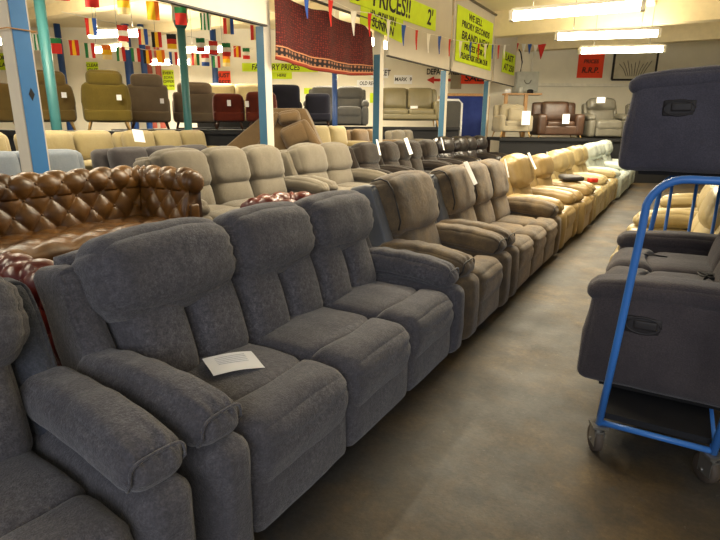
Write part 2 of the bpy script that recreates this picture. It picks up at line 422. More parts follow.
# lights over the near rows, above the frame
lamp((-3.4, 5.2, 3.5), R(90), 1.8, 'ceiling tube above the grey beige sofas', 90)
lamp((-1.9, 6.4, 3.4), R(3), 1.9, 'ceiling tube above the two tone recliners', 110)
lamp((-5.9, -.3, 3.4), R(90), 1.8, 'added unseen ceiling tube left of the camera, brightening the first post', 60)  # extra lamp out of view, put in to brighten the first post's white face
lamp((-6.6, 3.4, 3.4), R(90), 1.8, 'ceiling tube above the beige sofas', 90)

# ------------------------------------------------------------------ recliners
def recl(name, lb, cat, n, sw, aw, mat, loc, rz, side=None, lumbar=1, group=None, seed=0, q=12, pipe=None, armstyle='pad', head=.34, ht=1.06, wingh=.74, cross=False, puffy=1.0, armm=None, over=.025):
    """seat faces local -Y; +X is to the sitter's left-hand side seen from the front right"""
    t = thing(name, lb, cat, loc, rz, group); side = side or mat
    W = n*sw; tot = W+2*aw; wb = .006 if q > 9 else 0
    MB().box(-tot/2+.05, tot/2-.05, -.40, .40, .02, .26).build('base', M['base_black'], t)
    for i in range(n):
        xc = -W/2+sw*(i+.5); hs = sw/2
        def seam(v, u): 
            return Vector((v.x, v.y - .08*(1-u[0]**2)*max(0, -u[1]), v.z - .012*abs(u[0])**3))
        def seam2(v, u):
            yy = v.y - .08*(1-u[0]**2)*max(0, u[1]); zz = v.z
            if u[1] < -.3 and u[2] < 0: yy += .03*(-u[2])
            if u[1] < -.2: yy += .016*math.exp(-((v.z-.035-.04*u[0]**2)/.016)**2)
            return Vector((v.x, yy, zz-.012*abs(u[0])**3))
        cush('seat_cushion', t, mat, (sw*.985, .42, .17), (xc, -.03, .405), r=.055, n=q, puff=(0, 0, .022*puffy), deform=seam, wob=wb, seed=seed+i)
        f = cush('seat_front', t, mat, (sw*1.0, .31, .30), (xc, -.35, .345), r=.09, n=q, puff=(0, .012, .02*puffy), deform=seam2, wob=wb, seed=seed+i+9)
        if cross: MB().tube([(0, -.14, .10), (0, -.08, .158), (0, .1, .166), (0, .17, .16)], .006, 6).build('seat_seam', pipe or M['piping'], f, True)
        cush('footrest', t, mat, (sw*.975, .09, .25), (xc, -.435, .175), r=.035, n=8, puff=(0, .012, 0), wob=wb*.6, seed=seed+i+4)
        # backrest lower
        ew = over*((i == 0)+(i == n-1)); ex = over/2*((i == n-1)-(i == 0))
        tilt = R(-19); lh = ht-head+.07-.40; lz = .40+lh/2
        if lumbar == 2:
            for s in (-1, 1):
                cush('lumbar_cushion', t, mat, (sw*.5, .20, lh), (xc+s*sw*.247, .20+(lz-.595)*.3, lz), (tilt, 0, 0), r=.085, n=q, puff=(0, .035, .01), wob=wb, seed=seed+i*2+s)
        else:
            cush('lumbar_cushion', t, mat, (sw*.985+ew*.7, .20, lh), (xc+ex*.7, .20+(lz-.595)*.3, lz), (tilt, 0, 0), r=.085, n=q, puff=(0, .04*puffy, .01), wob=wb, seed=seed+i*2)
        def hd_(v, u):
            z = v.z - .035*(1-u[0]**2)*(u[2] < 0)*(-u[2])*1.0 + .018*(1-u[0]**2)*max(0, u[2]) - .02*abs(u[0])**4*max(0, u[2])
            y = v.y
            g = .022*math.sin(u[2]*16+u[0]*5+seed)*max(0, abs(u[0])-.55)*max(0, 1-abs(u[2]))   # gathered ends
            return Vector((v.x, y+g, z))
        hz = ht-head/2-.01
        h = cush('headrest', t, mat, (sw*1.02+ew, .23 if pipe else .27, head), (xc+ex, .268, hz), (tilt*.9, 0, 0), r=.08 if pipe else .10, n=q+2, puff=(.008, .04*puffy, .012), deform=hd_, wob=wb*1.2, seed=seed+i+20)
        if pipe:
            for s in (-1, 1):
                hx = s*((sw*1.02+ew)/2-.030); hh = head/2
                pts = [(hx, -.085, -hh+.03), (hx, -.118, -hh+.09), (hx, -.122, 0), (hx, -.116, hh-.10), (hx, -.09, hh-.04), (hx, -.04, hh-.008), (hx, .04, hh-.006)]
                MB().tube(pts, .006, 6).build('piping', pipe, h, True)
    # shell behind and side wings
    def lean(v, u): return Vector((v.x, v.y + .12*u[2], v.z))
    cush('outer_back', t, side, (W+.06, .10, .88), (0, .40, .55), r=.04, n=8, deform=lean)
    def lean2(v, u): return Vector((v.x, v.y + .11*u[2] + .045*max(0, -u[1])*(u[2]+.6), v.z - .03*max(0, u[1])*max(0, u[2])))
    for s in (-1, 1):
        cush('side_wing', t, side, (.11, .30, wingh), (s*(W/2+.02+over), .27, .24+wingh/2), r=.05, n=q, deform=lean2, puff=(.008, 0, 0), wob=wb, seed=seed+s)
        if armstyle == 'pad':
            ab = cush('armrest', t, armm or side, (aw*.94, .90, .47), (s*(W/2+aw/2+.005), -.05, .27), r=.06, n=q, puff=(.012, .015, 0), wob=wb, seed=seed+30+s)
            def ap(v, u):
                f_ = max(0, -u[1])
                g_ = .010*math.sin(u[0]*11+seed)*max(0, f_-.6)*max(0, u[2]+.3) + .006*math.sin(v.y*40+seed)*max(0, u[2])*(1-f_)*.6
                return Vector((v.x*(1+.05*f_), v.y + .045*f_*max(0, -u[2]), v.z - .018*f_**3 + .018*(1-u[1]**2) + g_))
            px_ = s*(W/2+aw/2+.006)
            pd = cush('arm_pad', t, mat, (aw+.008, .70, .15), (px_, -.10, .575), (R(3), 0, 0), r=.062, n=q+4, puff=(.008, .012, .02*puffy), deform=ap, wob=wb, seed=seed+40+s)
            if q > 12:
                rr = []; a2 = (aw+.008)/2*1.05-.010; b2_ = .058
                for k_ in range(28):
                    th_ = 2*PI*k_/28; cx_ = abs(math.cos(th_))**.5*math.copysign(1, math.cos(th_)); sz_ = abs(math.sin(th_))**.5*math.copysign(1, math.sin(th_))
                    rr.append((a2*cx_, -.335+.045*max(0, -sz_)-.004, b2_*sz_-.006))
                MB().tube(rr, .0055, 6, closed=True).build('piping', pipe or mat, pd, True)
        else:
            def pa(v, u): return Vector((v.x, v.y+.018*u[2]*max(0, -u[1]), v.z-.03*max(0, -u[1])**2*(u[2] > 0)))
            ab = cush('armrest', t, side, (aw*.94, .92, .52), (s*(W/2+aw/2), -.03, .30), r=.045, n=q, puff=(.012, .02, 0), deform=pa, wob=wb)
            cush('arm_pad', ab, mat, (aw+.004, .90, .10), (0, -.022, .245), r=.045, n=q, puff=(.004, .008, .016), deform=lambda v, u: Vector((v.x, v.y, v.z-.03*max(0, -u[1])**2)), wob=wb)
            rim = MB().tube([(s*(aw*.47+.012), -.21+.075*math.cos(a_), .09+.04*math.sin(a_)) for a_ in [2*PI*i/20 for i in range(20)]], .007, 6, closed=True)
            rim.build('handle_rim', M['piping'], ab, True)
            hm = cush('handle_recess', ab, M['piping'], (.02, .16, .085), (s*(aw*.47+.006), -.21, .09), r=.009, n=6)
            cush('handle_lever', ab, M['piping'], (.016, .10, .045), (s*(aw*.47+.02), -.20, .095), r=.007, n=6)
    return t
R90 = R(90)
# nearest row, seats facing the aisle
recl('recliner_armchair', 'charcoal fabric recliner armchair cut off at the lower left corner', 'armchair', 1, .62, .18, M['charcoal'], (-1.63, .475, 0), R(85), M['charcoal_side'], 2, seed=3, q=24, armm=M['charcoal'], over=.06, head=.31)
recl('recliner_sofa', 'three seat charcoal fabric recliner sofa with white sheet on its seat', 'sofa', 3, .63, .175, M['charcoal'], (-1.60, 2.135, 0), R90, None, 2, seed=7, q=24, over=.06, ht=1.08, head=.31)
recl('recliner_armchair', 'taupe two tone recliner armchair with dark piping beside the charcoal sofa', 'armchair', 1, .60, .22, M['taupe'], (-1.60, 3.88, 0), R90, M['taupe_side'], 1, seed=11, q=18, pipe=M['piping'], ht=1.14, head=.44, wingh=.84, armm=M['taupe'], over=.10)
recl('recliner_sofa', 'taupe two tone three seat recliner sofa with white tags on headrests', 'sofa', 3, .57, .20, M['taupe'], (-1.60, 5.52, 0), R90, M['taupe_side'], 1, seed=15, q=16, pipe=M['piping'], ht=1.13, head=.42, wingh=.84, armm=M['taupe'], over=.06)
recl('recliner_armchair', 'tan leather recliner armchair following the taupe sofa', 'armchair', 1, .66, .22, M['tan'], (-1.60, 7.28, 0), R90, None, 1, seed=17, q=12, ht=1.15, head=.42)
recl('recliner_armchair', 'cream leather recliner armchair next beyond the tan one', 'armchair', 1, .62, .22, M['tan'], (-1.55, 8.45, 0), R90, None, 1, seed=19, q=10, ht=1.1)
recl('recliner_sofa', 'cream leather two seat recliner with dark things on its arm', 'sofa', 2, .6, .22, M['cream'], (-1.55, 9.98, 0), R90, None, 1, seed=21, q=10, ht=1.12)
recl('recliner_sofa', 'cream leather two seat sofa before the pale white one', 'sofa', 2, .58, .2, M['cream'], (-1.55, 11.65, 0), R90, None, 1, seed=23, q=8, ht=1.14)
recl('recliner_sofa', 'pale white leather three seat sofa next to last in the row', 'sofa', 3, .6, .22, M['white_leather'], (-1.50, 13.75, 0), R90, None, 1, seed=25, q=8, ht=1.16)
recl('recliner_sofa', 'pale white leather two seat sofa last of all, by the dark rack', 'sofa', 2, .54, .17, M['white_leather'], (-1.50, 15.72, 0), R90, None, 1, seed=27, q=8, ht=1.18)

# second row on a low plinth
PL = .20
struct('trim_%d' % 30, MB().box(-5.0, -3.0, .2, 15.0, 0, PL-.02), M['base_black'])
X2 = -4.10
recl('recliner_sofa', 'grey beige three seat sofa behind the gold tufted sofa arm', 'sofa', 3, .60, .165, M['pale_fabric'], (X2, 4.40, PL), R90, None, 1, seed=31, q=10, ht=1.06, head=.4)
recl('recliner_sofa', 'grey beige two seat sofa under the red rug', 'sofa', 2, .62, .155, M['pale_fabric'], (X2, 6.29, PL), R90, None, 1, seed=33, q=10, ht=1.06, head=.4)
recl('recliner_armchair', 'dark brown suede armchair left of the dark brown sofa', 'armchair', 1, 0.54, 0.13, M['brown_dark'], (X2, 7.53, PL), R90, None, 1, seed=35, q=8, ht=1.04)
recl('recliner_sofa', 'dark brown suede three seat sofa with big white tag', 'sofa', 3, 0.46, 0.12, M['brown_dark'], (X2, 8.77, PL), R90, None, 1, seed=37, q=8, ht=1.04)
recl('recliner_armchair', 'dark brown suede armchair beside the black leather chair', 'armchair', 1, 0.5, 0.12, M['brown_dark'], (X2, 9.98, PL), R90, None, 1, seed=39, q=8, ht=1.04)
recl('recliner_armchair', 'black leather armchair left of the black leather sofa', 'armchair', 1, 0.6, 0.13, M['black_leather'], (X2, 10.82, PL), R90, None, 1, seed=41, q=8, ht=1.09, puffy=1.6)
recl('recliner_sofa', 'black leather two seat sofa in the second row', 'sofa', 2, 0.58, 0.13, M['black_leather'], (X2, 12.02, PL), R90, None, 1, seed=43, q=8, ht=1.09, puffy=1.6)
recl('recliner_armchair', 'black leather armchair at far end of the second row', 'armchair', 1, 0.54, 0.13, M['black_leather'], (X2, 13.17, PL), R90, None, 1, seed=45, q=8, ht=1.09, puffy=1.6)

# ------------------------------------------------------------------ chesterfields
def chester(name, lb, W, mat, loc, rz, seed=0, ht=.78, nb=11):
    t = thing(name, lb, 'sofa', loc, rz)
    th = .34; hi = W/2-th*.80; yb = .12; yf = -.46
    prof = [(-.02, .32), (-.01, .39), (.0, .46), (.015, .52), (.03, .58), (.04, .625)]
    cx, cz, rr = .115, .665, .092
    cz = ht-rr
    for a_ in np.linspace(200, -60, 17): prof.append((cx+rr*math.cos(R(a_)), cz+rr*math.sin(R(a_))))
    prof += [(.17, .50), (.17, .35), (.165, .2), (.16, .10)]
    P = [Vector((a_, 0, b_)) for a_, b_ in prof]
    L = [0]
    for i in range(1, len(P)): L.append(L[-1]+(P[i]-P[i-1]).length)
    def samp(s):
        s = max(0, min(L[-1]-1e-6, s))
        for i in range(len(L)-1):
            if s <= L[i+1]:
                f = (s-L[i])/(L[i+1]-L[i]); p = P[i].lerp(P[i+1], f); d = (P[i+1]-P[i]).normalized(); return p, Vector((-d.z, 0, d.x))
    tuftL = .62; du = .102; dv = .118
    def puff(uu, s):
        if s > tuftL: return 0
        a_ = (uu/du+(s-.06)/dv)/2; b_ = (uu/du-(s-.06)/dv)/2
        h = (abs(math.sin(PI*a_))*abs(math.sin(PI*b_)))**.36
        e = min(1, (tuftL-s)/.05)
        return .036*h*e
    nv = 60
    svals = [L[-1]*i/nv*1.0 for i in range(nv+1)]
    svals = [tuftL*i/44 for i in range(45)] + [tuftL+(L[-1]-tuftL)*i/10 for i in range(1, 11)]
    def sheet(kind, sgn=1):
        vs = []; nu = int((W if kind == 'b' else .8)/  .012*1.0); ln = hi if kind == 'b' else None
        rows = len(svals)
        for i in range(nu+1):
            u = i/nu
            for s in svals:
                p, nrm = samp(s); o = p.x; z = p.z
                if kind == 'b':
                    x = (-1+2*u)*(hi+o); uu = x; pf_ = puff(uu, s)*min(1, (hi+o-abs(x))/.03+.1)
                    o2 = o+nrm.x*pf_*1.0; vs.append((x, yb+o2, z+nrm.z*pf_))
                else:
                    y = yf+(yb+o-yf)*u; uu = y-yf-.02; pf_ = puff(uu, s)*min(1, (yb+o-y)/.03+.1)*min(1, u/.04)
                    vs.append((sgn*(hi+o+nrm.x*pf_), y, z+nrm.z*pf_))
        fs = []
        for i in range(nu):
            for j in range(rows-1):
                q = (i*rows+j, (i+1)*rows+j, (i+1)*rows+j+1, i*rows+j+1)
                fs.append(q if (kind == 'b') != (sgn < 0) and kind == 'b' else (q[::-1] if sgn > 0 else q))
        if kind != 'b': fs.append(tuple(range(rows)) if sgn > 0 else tuple(range(rows))[::-1])
        return vs, fs
    btn = cushion_mesh('button', .022, .022, .022, r=.011, n=4)
    def buttons(kind, par, sgn=1):
        for j in range(0, 6):
            s = .06+j*dv*1.0
            if s > tuftL-.02: break
            lim = hi if kind == 'b' else (yb-yf)
            for i in range(-16, 17):
                if (i+j) % 2: continue
                uu = i*du; p, nrm = samp(s); pp = p+nrm*.006
                if kind == 'b':
                    if abs(uu) > hi-.03: continue
                    link('button', btn, mat, par, (uu, yb+pp.x, pp.z))
                else:
                    y = yf+.02+uu
                    if y < yf+.05 or y > yb-.03: continue
                    link('button', btn, mat, par, (sgn*(hi+pp.x), y, pp.z))
    vs, fs = sheet('b'); bk = link('backrest', mk('backrest', vs, fs), mat, t); buttons('b', bk)
    for sgn in (-1, 1):
        vs, fs = sheet('a', sgn); ar = link('armrest', mk('armrest', vs, fs), mat, t); buttons('a', ar, sgn)
        # scroll front
        m = MB(); cxx = sgn*(hi+cx)
        ring = 26
        vs = [(cxx, yf-.035, cz)]
        for rad, yy in ((.045, yf-.033), (.075, yf-.022), (.094, yf), (.094, yf+.03)):
            for k_ in range(ring):
                a_ = 2*PI*k_/ring; pl = .006*math.sin(k_*PI) + (.005 if k_ % 2 else 0)
                vs.append((cxx+rad*math.cos(a_), yy-pl, cz+rad*math.sin(a_)))
        fs = [(0, 1+k_, 1+(k_+1) % ring) for k_ in range(ring)]
        for q_ in range(3):
            for k_ in range(ring): fs.append((1+q_*ring+k_, 1+(q_+1)*ring+k_, 1+(q_+1)*ring+(k_+1) % ring, 1+q_*ring+(k_+1) % ring))
        m.add(vs, fs); m.build('arm_scroll', mat, ar, True)
        cush('front_facing', ar, mat, (.10, .03, .42), (sgn*(hi+.085), yf+.004, .30), r=.018, n=8)
    # seat
    nx = int(2*hi/.0165); ny = 40; vs = []
    for i in range(nx+1):
        x = -hi+2*hi*i/nx
        for j in range(ny+1):
            f = j/ny
            y = yf-.04+(yb+.04-yf)*min(1, f*1.12-.12) if f > .107 else yf-.04
            z = .375 - (0 if f > .107 else (.107-f)*1.1)
            y2 = y-yf
            a_ = (x/.13+y2/.12)/2; b_ = (x/.13-y2/.12)/2
            h = (abs(math.sin(PI*a_))*abs(math.sin(PI*b_)))**.5
            edge = min(1, max(0, (y2+.04)/.06))
            vs.append((x, y-(0.02*(1-edge)), z+.026*h*edge-.03*(1-edge)))
    fs = [(i*(ny+1)+j, (i+1)*(ny+1)+j, (i+1)*(ny+1)+j+1, i*(ny+1)+j+1) for i in range(nx) for j in range(ny)]
    link('seat', mk('seat', vs, fs), mat, t)
    cush('front_rail', t, mat, (2*hi+.1, .10, .26), (0, yf+.03, .22), r=.04, n=8)
    MB().box(-hi-.1, hi+.1, yf+.05, yb+.12, .10, .31).build('base', M['base_black'], t)
    for sx in (-1, 1):
        for sy in (yf+.06, yb+.08):
            MB().tube([(sx*hi, sy, 0), (sx*hi, sy, .05), (sx*hi, sy, .10)], [.025, .04, .035], 12).build('bun_foot', M['wood_dark'], t, True)
    return t
chester('chesterfield_sofa', 'gold brown deep buttoned leather sofa behind the charcoal one', 2.1, M['gold_leather'], (-3.98, 2.31, .34), R90, ht=.78)
struct('trim_31', MB().box(-4.5, -3.35, .95, 3.25, PL-.02, .34), M['base_black'])
chester('chesterfield_armchair', 'oxblood red leather buttoned armchair between two charcoal recliners and gold sofa', 1.0, M['ox_leather'], (-2.72, 1.00, .06), R90, ht=.78)
chester('chesterfield_armchair', 'oxblood red leather armchair barely showing above the charcoal sofa back', .80, M['ox_leather'], (-2.80, 3.62, .10), R90, ht=.80)
struct('trim_32', MB().box(-3.15, -2.4, .5, 4.05, 0, .06), M['base_black'])

# ------------------------------------------------------------------ other seats
def club(name, lb, cat, n, sw, aw, mat, loc, rz, legs=None, ht=.86, arm_h=.58, seat_z=.42, pillow=False, depth=.86, group=None, barrel=.0, head=False, legh=.16, loose=True, q=8, wing=0):
    t = thing(name, lb, cat, loc, rz, group); W = n*sw; tot = W+2*aw; hd2 = depth/2
    cush('body', t, mat, (tot-.02, depth-.04, seat_z-.12-legh+.04), (0, 0, (legh+seat_z-.08)/2), r=.04, n=q)
    for i in range(n):
        xc = -W/2+sw*(i+.5)
        cush('seat_cushion', t, mat, (sw*.98, depth-.22, .16), (xc, -.08, seat_z-.04), r=.05, n=q, puff=(0, 0, .02))
        if loose: cush('back_cushion', t, mat, (sw*.97, .18, ht-seat_z-.02), (xc, hd2-.22, (ht+seat_z)/2+.03), (R(-10), 0, 0), r=.07, n=q, puff=(0, .03, .01))
    def bar(v, u): return Vector((v.x*(1-barrel*.12*max(0, -u[2])-barrel*.05*max(0, u[2])), v.y+.05*u[2], v.z))
    cush('backrest', t, mat, (tot-.04, .16, ht-legh), (0, hd2-.10, (ht+legh)/2), r=.07, n=q+2, puff=(.03*barrel, .01, .015), deform=bar)
    if head: cush('headrest_cushion', t, mat, ((tot-.04)*.78, .18, .24), (0, hd2-.06, ht+.06), r=.08, n=q, puff=(0, .02, .02))
    for s in (-1, 1):
        cush('armrest', t, mat, (aw, depth-.10, arm_h-legh), (s*(W/2+aw/2), -.04, (arm_h+legh)/2), r=min(.07, aw*.45), n=q, puff=(.01, .01, .01))
    if legs:
        for sx in (-1, 1):
            for sy in (-1, 1):
                x = sx*(tot/2-.1); y = sy*(hd2-.1)
                MB().tube([(x+sx*.05, y+sy*.04, .008), (x, y, legh+.04)], [.014, .026], 10).build('leg', legs, t, True)
    else:
        MB().box(-tot/2+.05, tot/2-.05, -hd2+.06, hd2-.06, 0, legh).build('base', M['base_black'], t)
    if pillow:
        cush('scatter_cushion', t, pillow, (.42, .14, .40), (W/2-.22, hd2-.42, seat_z+.20), (R(-18), R(8), 0), r=.06, n=8, puff=(0, .04, 0))
    return t
# third row: beige, pale blue and charcoal sofas on a plinth
P3 = .46
struct('trim_33', MB().box(-7.1, -5.35, .5, 8.0, 0, P3-.12), M['base_black'])
BX = -6.35
struct('trim_34', MB().box(-6.95, -6.1, .5, 8.0, P3-.12, .60), M['base_black'])
club('fabric_sofa', 'beige sofa with tall back cushions at the left edge behind the post', 'sofa', 2, .62, .12, M['beige'], (BX, 2.62, .60), R90, ht=.80, depth=.8)
club('fabric_sofa', 'beige two seat sofa with white paper tag on its back', 'sofa', 2, .54, .08, M['beige'], (BX, 4.02, .60), R90, ht=.80, depth=.8)
club('fabric_sofa', 'beige three seat sofa left of the tipped brown sofa', 'sofa', 3, .48, .06, M['beige'], (BX, 5.46, .60), R90, ht=.80, depth=.8)
club('fabric_sofa', 'pale blue grey sofa seen past the bright blue post', 'sofa', 2, .62, .16, M['pale_blue'], (-5.58, 2.90, P3-.12), R90, ht=.88, depth=.6)
club('fabric_sofa', 'dark charcoal low sofa between pale blue and grey beige sofas', 'sofa', 3, .50, .14, M['dark_grey'], (-5.58, 4.66, P3-.12), R90, ht=.88, depth=.6)

# high display deck under the armchairs in the left distance
def deck(lb, lat0, lat1, d0, d1, z, k_):
    t = thing('display_deck', lb, 'platform', FP((lat0+lat1)/2, (d0+d1)/2, 0), YAW)
    w_ = (lat1-lat0)/2; dd = (d1-d0)/2
    MB().box(-w_, w_, -dd, dd, z-.08, z).build('deck_board', M['black'], t)
    MB().box(-w_+.02, w_-.02, -dd+.05, -dd+.08, 0, z-.08).build('front_skirt', M['black'], t)
    for sx in np.linspace(-w_+.1, w_-.1, 4):
        for sy in (-dd+.15, dd-.1): MB().box(sx-.04, sx+.04, sy-.04, sy+.04, 0, z-.08).build('leg', M['wood_dark'], t)
    return t
deck('black display deck carrying the olive armchairs', -7.4, -3.45, 8.55, 10.1, 1.40, 0)
deck('black display deck carrying the grey brown and rust armchairs', -4.65, -1.55, 10.2, 12.05, 1.42, 1)
deck('high display deck carrying dark chairs behind the tipped sofa', -4.1, -.6, 12.2, 14.12, 1.45, 2)
deck('high display deck under the slate and khaki sofas', -1.55, 2.6, 14.42, 15.9, 1.50, 3)
deck('tall rack under the four armchairs at the far right', 3.86, 9.9, 15.2, 17.0, 1.22, 4)
RB = YAW+PI    # back turned to the camera
legw = M['wood_leg']
oc = club('armchair', 'olive green armchair seen from behind, whole, with white tag', 'armchair', 1, .48, .12, M['olive'], FP(-4.22, 9.2, 1.40), RB+R(25), legw, ht=.74, barrel=1, head=True, legh=.15, loose=False, depth=.76, q=10)
oc2 = club('armchair', 'brown olive armchair seen from behind, hidden partly by teal column', 'armchair', 1, .50, .12, M['olive_dark'], FP(-5.22, 9.3, 1.40), RB+R(29), legw, ht=.74, barrel=1, head=True, legh=.15, loose=False, depth=.76)
club('armchair', 'brown olive armchair at left edge behind the tall white post', 'armchair', 1, .66, .13, M['olive_dark'], FP(-6.30, 9.3, 1.40), RB+R(34), legw, ht=.74, barrel=.4, legh=.14, loose=False, depth=.8)
club('armchair', 'grey brown armchair seen from behind, left of second teal column', 'armchair', 1, .54, .11, M['grey_brown'], FP(-4.12, 10.75, 1.42), RB+R(21), M['wood_dark'], ht=.80, head=True, legh=.14, loose=False, depth=.86)
club('armchair', 'grey brown armchair with cushions behind second teal column', 'armchair', 1, .66, .12, M['grey_brown'], FP(-3.45, 11.55, 1.42), RB+R(17), M['wood_dark'], ht=.72, head=True, legh=.14, loose=False, depth=.8)
club('armchair', 'rust red velvet armchair seen from behind, left of the pair', 'armchair', 1, .44, .08, M['red_brown'], FP(-2.62, 10.95, 1.42), RB+R(13), M['wood_dark'], ht=.66, legh=.16, barrel=.5, loose=False, depth=.7, group='rust velvet armchairs')
club('armchair', 'rust red velvet armchair half hidden by blue and white post', 'armchair', 1, .44, .08, M['red_brown'], FP(-1.98, 11.0, 1.42), RB+R(10), M['wood_dark'], ht=.70, legh=.16, barrel=.5, loose=False, depth=.7, group='rust velvet armchairs')
club('fabric_sofa', 'cream sofa with pale cushions beyond the rust armchairs', 'sofa', 2, .75, .14, M['beige'], FP(-3.1, 13.55, 1.45), YAW+R(4), None, ht=1.02, pillow=M['white_leather'])
club('armchair', 'black fabric armchair behind the tipped brown sofa', 'armchair', 1, .56, .10, M['navy_black'], FP(-1.75, 12.75, 1.45), RB+R(4), M['wood_dark'], ht=.92, loose=False, group='black armchairs')
club('armchair', 'black fabric armchair with pale cushion beside the slate sofa', 'armchair', 1, .42, .09, M['navy_black'], FP(-.99, 12.75, 1.45), RB+R(4), M['wood_dark'], ht=.74, loose=False, group='black armchairs')
recl('recliner_sofa', 'slate grey two seat recliner sofa high under the red rug', 'sofa', 2, .68, .17, M['slate_fabric'], FP(-.66, 15.0, 1.50), YAW, None, 1, seed=51, q=8, ht=1.04)
club('fabric_sofa', 'khaki leather two seat sofa on pale legs with white paper', 'sofa', 2, .70, .15, M['olive_leather'], FP(1.25, 15.0, 1.50), YAW, legw, ht=1.0, arm_h=.66, legh=.18)

# tipped sofa standing on end
tp = thing('tipped_sofa', 'brown suede sofa tipped up on end behind the blue and white post', 'sofa', FP(-1.44, 8.4, .90), YAW)
def wedge(v, u):
    k_ = (u[2]+1)/2
    return Vector((v.x*(1-.743*k_)+.34*k_, v.y*(1-.3*k_), v.z))
cush('back_panel', tp, M['tipped'], (1.99, .50, .86), (0, .1, .43), r=.05, n=16, deform=wedge, puff=(0, .03, 0), wob=.006)
cush('seat_cushion', tp, M['tipped'], (.42, .20, .34), (.46, -.14, .46), (0, R(-24), 0), r=.08, n=10, puff=(0, .03, .01), wob=.005)
cush('headrest', tp, M['tipped'], (.34, .20, .20), (.36, -.10, .72), (0, R(-8), 0), r=.08, n=10, puff=(0, .03, .01), wob=.005)
cush('armrest', tp, M['tipped'], (.17, .26, .70), (.72, -.10, .38), (0, R(-32), 0), r=.07, n=10, puff=(0, .02, 0), wob=.005)
cush('side_panel', tp, M['tipped'], (.10, .12, .86), (-.02, -.13, .42), (0, R(30), 0), r=.04, n=8)
struct('trim_35', MB().box(-.7, .7, -.25, .25, 0, .90), M['base_black'], loc=FP(-1.44, 8.46), rot=(0, 0, YAW))

# cream three seat and brown humps further along
struct('trim_36', MB().box(-6.6, -5.5, 8.2, 13.5, 0, .62), M['base_black'])
club('fabric_sofa', 'cream sofa with stepped cushions right of the tipped sofa', 'sofa', 2, .62, .12, M['beige'], (-5.95, 9.1, .62), R90, ht=.86, depth=.8)
club('fabric_sofa', 'brown sofa with rounded cushions beyond the stepped cream one', 'sofa', 2, .58, .14, M['tipped'], (-5.95, 10.65, .62), R90, ht=.80, depth=.8)
club('fabric_sofa', 'low grey beige sofa beyond the black leather sofa', 'sofa', 2, .45, .12, M['pale_fabric'], (-5.75, 12.1, .62), R90, ht=.78, depth=.8)

# far right armchairs on the rack
club('armchair', 'ivory armchair with pale legs, cushion and paper sheet, left on rack', 'armchair', 1, .62, .17, M['ivory_fabric'], FP(4.38, 16.0, 1.22), YAW+R(4), legw, ht=.92, arm_h=.62, legh=.17, pillow=M['ivory_fabric'])
club('armchair', 'brown leather armchair with chunky arms and white sheet on rack', 'armchair', 1, .80, .26, M['brown_leather'], FP(5.68, 16.0, 1.22), YAW, legw, ht=1.0, arm_h=.66, legh=.08)
recl('recliner_armchair', 'grey leather recliner with white label under the orange poster', 'armchair', 1, .76, .2, M['grey_leather'], FP(7.02, 16.0, 1.22), YAW, None, 1, seed=71, q=10, ht=1.12)
recl('recliner_armchair', 'grey leather recliner partly hidden by the upper navy sofa', 'armchair', 1, .72, .2, M['grey_leather'], FP(8.30, 16.0, 1.22), YAW, None, 1, seed=73, q=8, ht=1.06)

# ------------------------------------------------------------------ right side: trolley and stacked sofas
tr = thing('furniture_trolley', 'blue tubular steel trolley on castors under the dark sofas', 'trolley', (0, 0, 0))
def hoop(y, name, dz=0):
    pts = [(-.155, y, .15), (-.125, y, .6), (-.095, y, 1.1)]
    for a_ in np.linspace(180, 90, 9)[1:]: pts.append((.045+.14*math.cos(R(a_)), y, 1.165+.14*math.sin(R(a_))))
    pts.append((.24, y, 1.305))
    for a_ in np.linspace(90, 0, 9)[1:]: pts.append((.24+.14*math.cos(R(a_)), y, 1.165+.14*math.sin(R(a_))))
    pts += [(.34, y, .6), (.30, y, .15)]
    pts = [(p_[0], p_[1], p_[2]-(dz if p_[2] > 1 else 0)) for p_ in pts]
    h = MB().tube(pts, .0165, 14).build(name, M['trolley_blue'], tr, True)
    MB().tube([(-.155, y, .16), (.30, y, .16)], .014, 12).build('cross_rail', M['trolley_blue'], tr, True)
    return h
hoop(2.5, 'end_hoop'); fh = hoop(4.45, 'end_hoop', .12)
for x in (-.02, .13, .27): MB().tube([(x, 4.45, .17), (x, 4.45, 1.18)], .011, 10).build('hoop_bar', M['trolley_blue'], fh, True)
for x in (-.155, .30):
    MB().tube([(x, 2.5, .17), (x, 4.45, .17)], .014, 12).build('side_rail', M['trolley_blue'], tr, True)
MB().box(-.14, .29, 2.53, 4.43, .17, .20).build('deck_board', M['black'], tr)
for x, y, sw_ in ((-.155, 2.5, 25), (.30, 2.5, 35), (-.155, 4.45, 0), (.30, 4.45, 10)):
    m = MB().box(-.035, .035, -.035, .035, .138, .150).tube([(0,0,.118),(0,0,.14)], .022, 12)
    T = Matrix.Rotation(R(sw_), 4, 'Z')
    m.box(-.022, -.017, -.03, .045, .045, .125).box(.017, .022, -.03, .045, .045, .125).box(-.022, .022, -.03, .03, .112, .12)
    fk = m.build('castor_fork', M['steel'], tr, loc=(x, y, 0), rot=(0, 0, R(sw_)))
    MB().tube([(-.02, .02, .067), (-.015, .02, .067), (.015, .02, .067), (.02, .02, .067)], [.055, .066, .066, .055], 24).build('castor_wheel', M['rubber'], fk, True)
    MB().tube([(-.026, .02, .058), (.026, .02, .058)], .009, 8).build('axle', M['steel'], fk, True)
recl('recliner_sofa', 'dark grey brown two seat recliner riding on the blue trolley', 'sofa', 2, .60, .20, M['sofa_dkbrown'], (.20, 3.54, .20), -R90, None, 1, seed=81, q=18, armstyle='panel', cross=True, ht=1.0, head=.3)
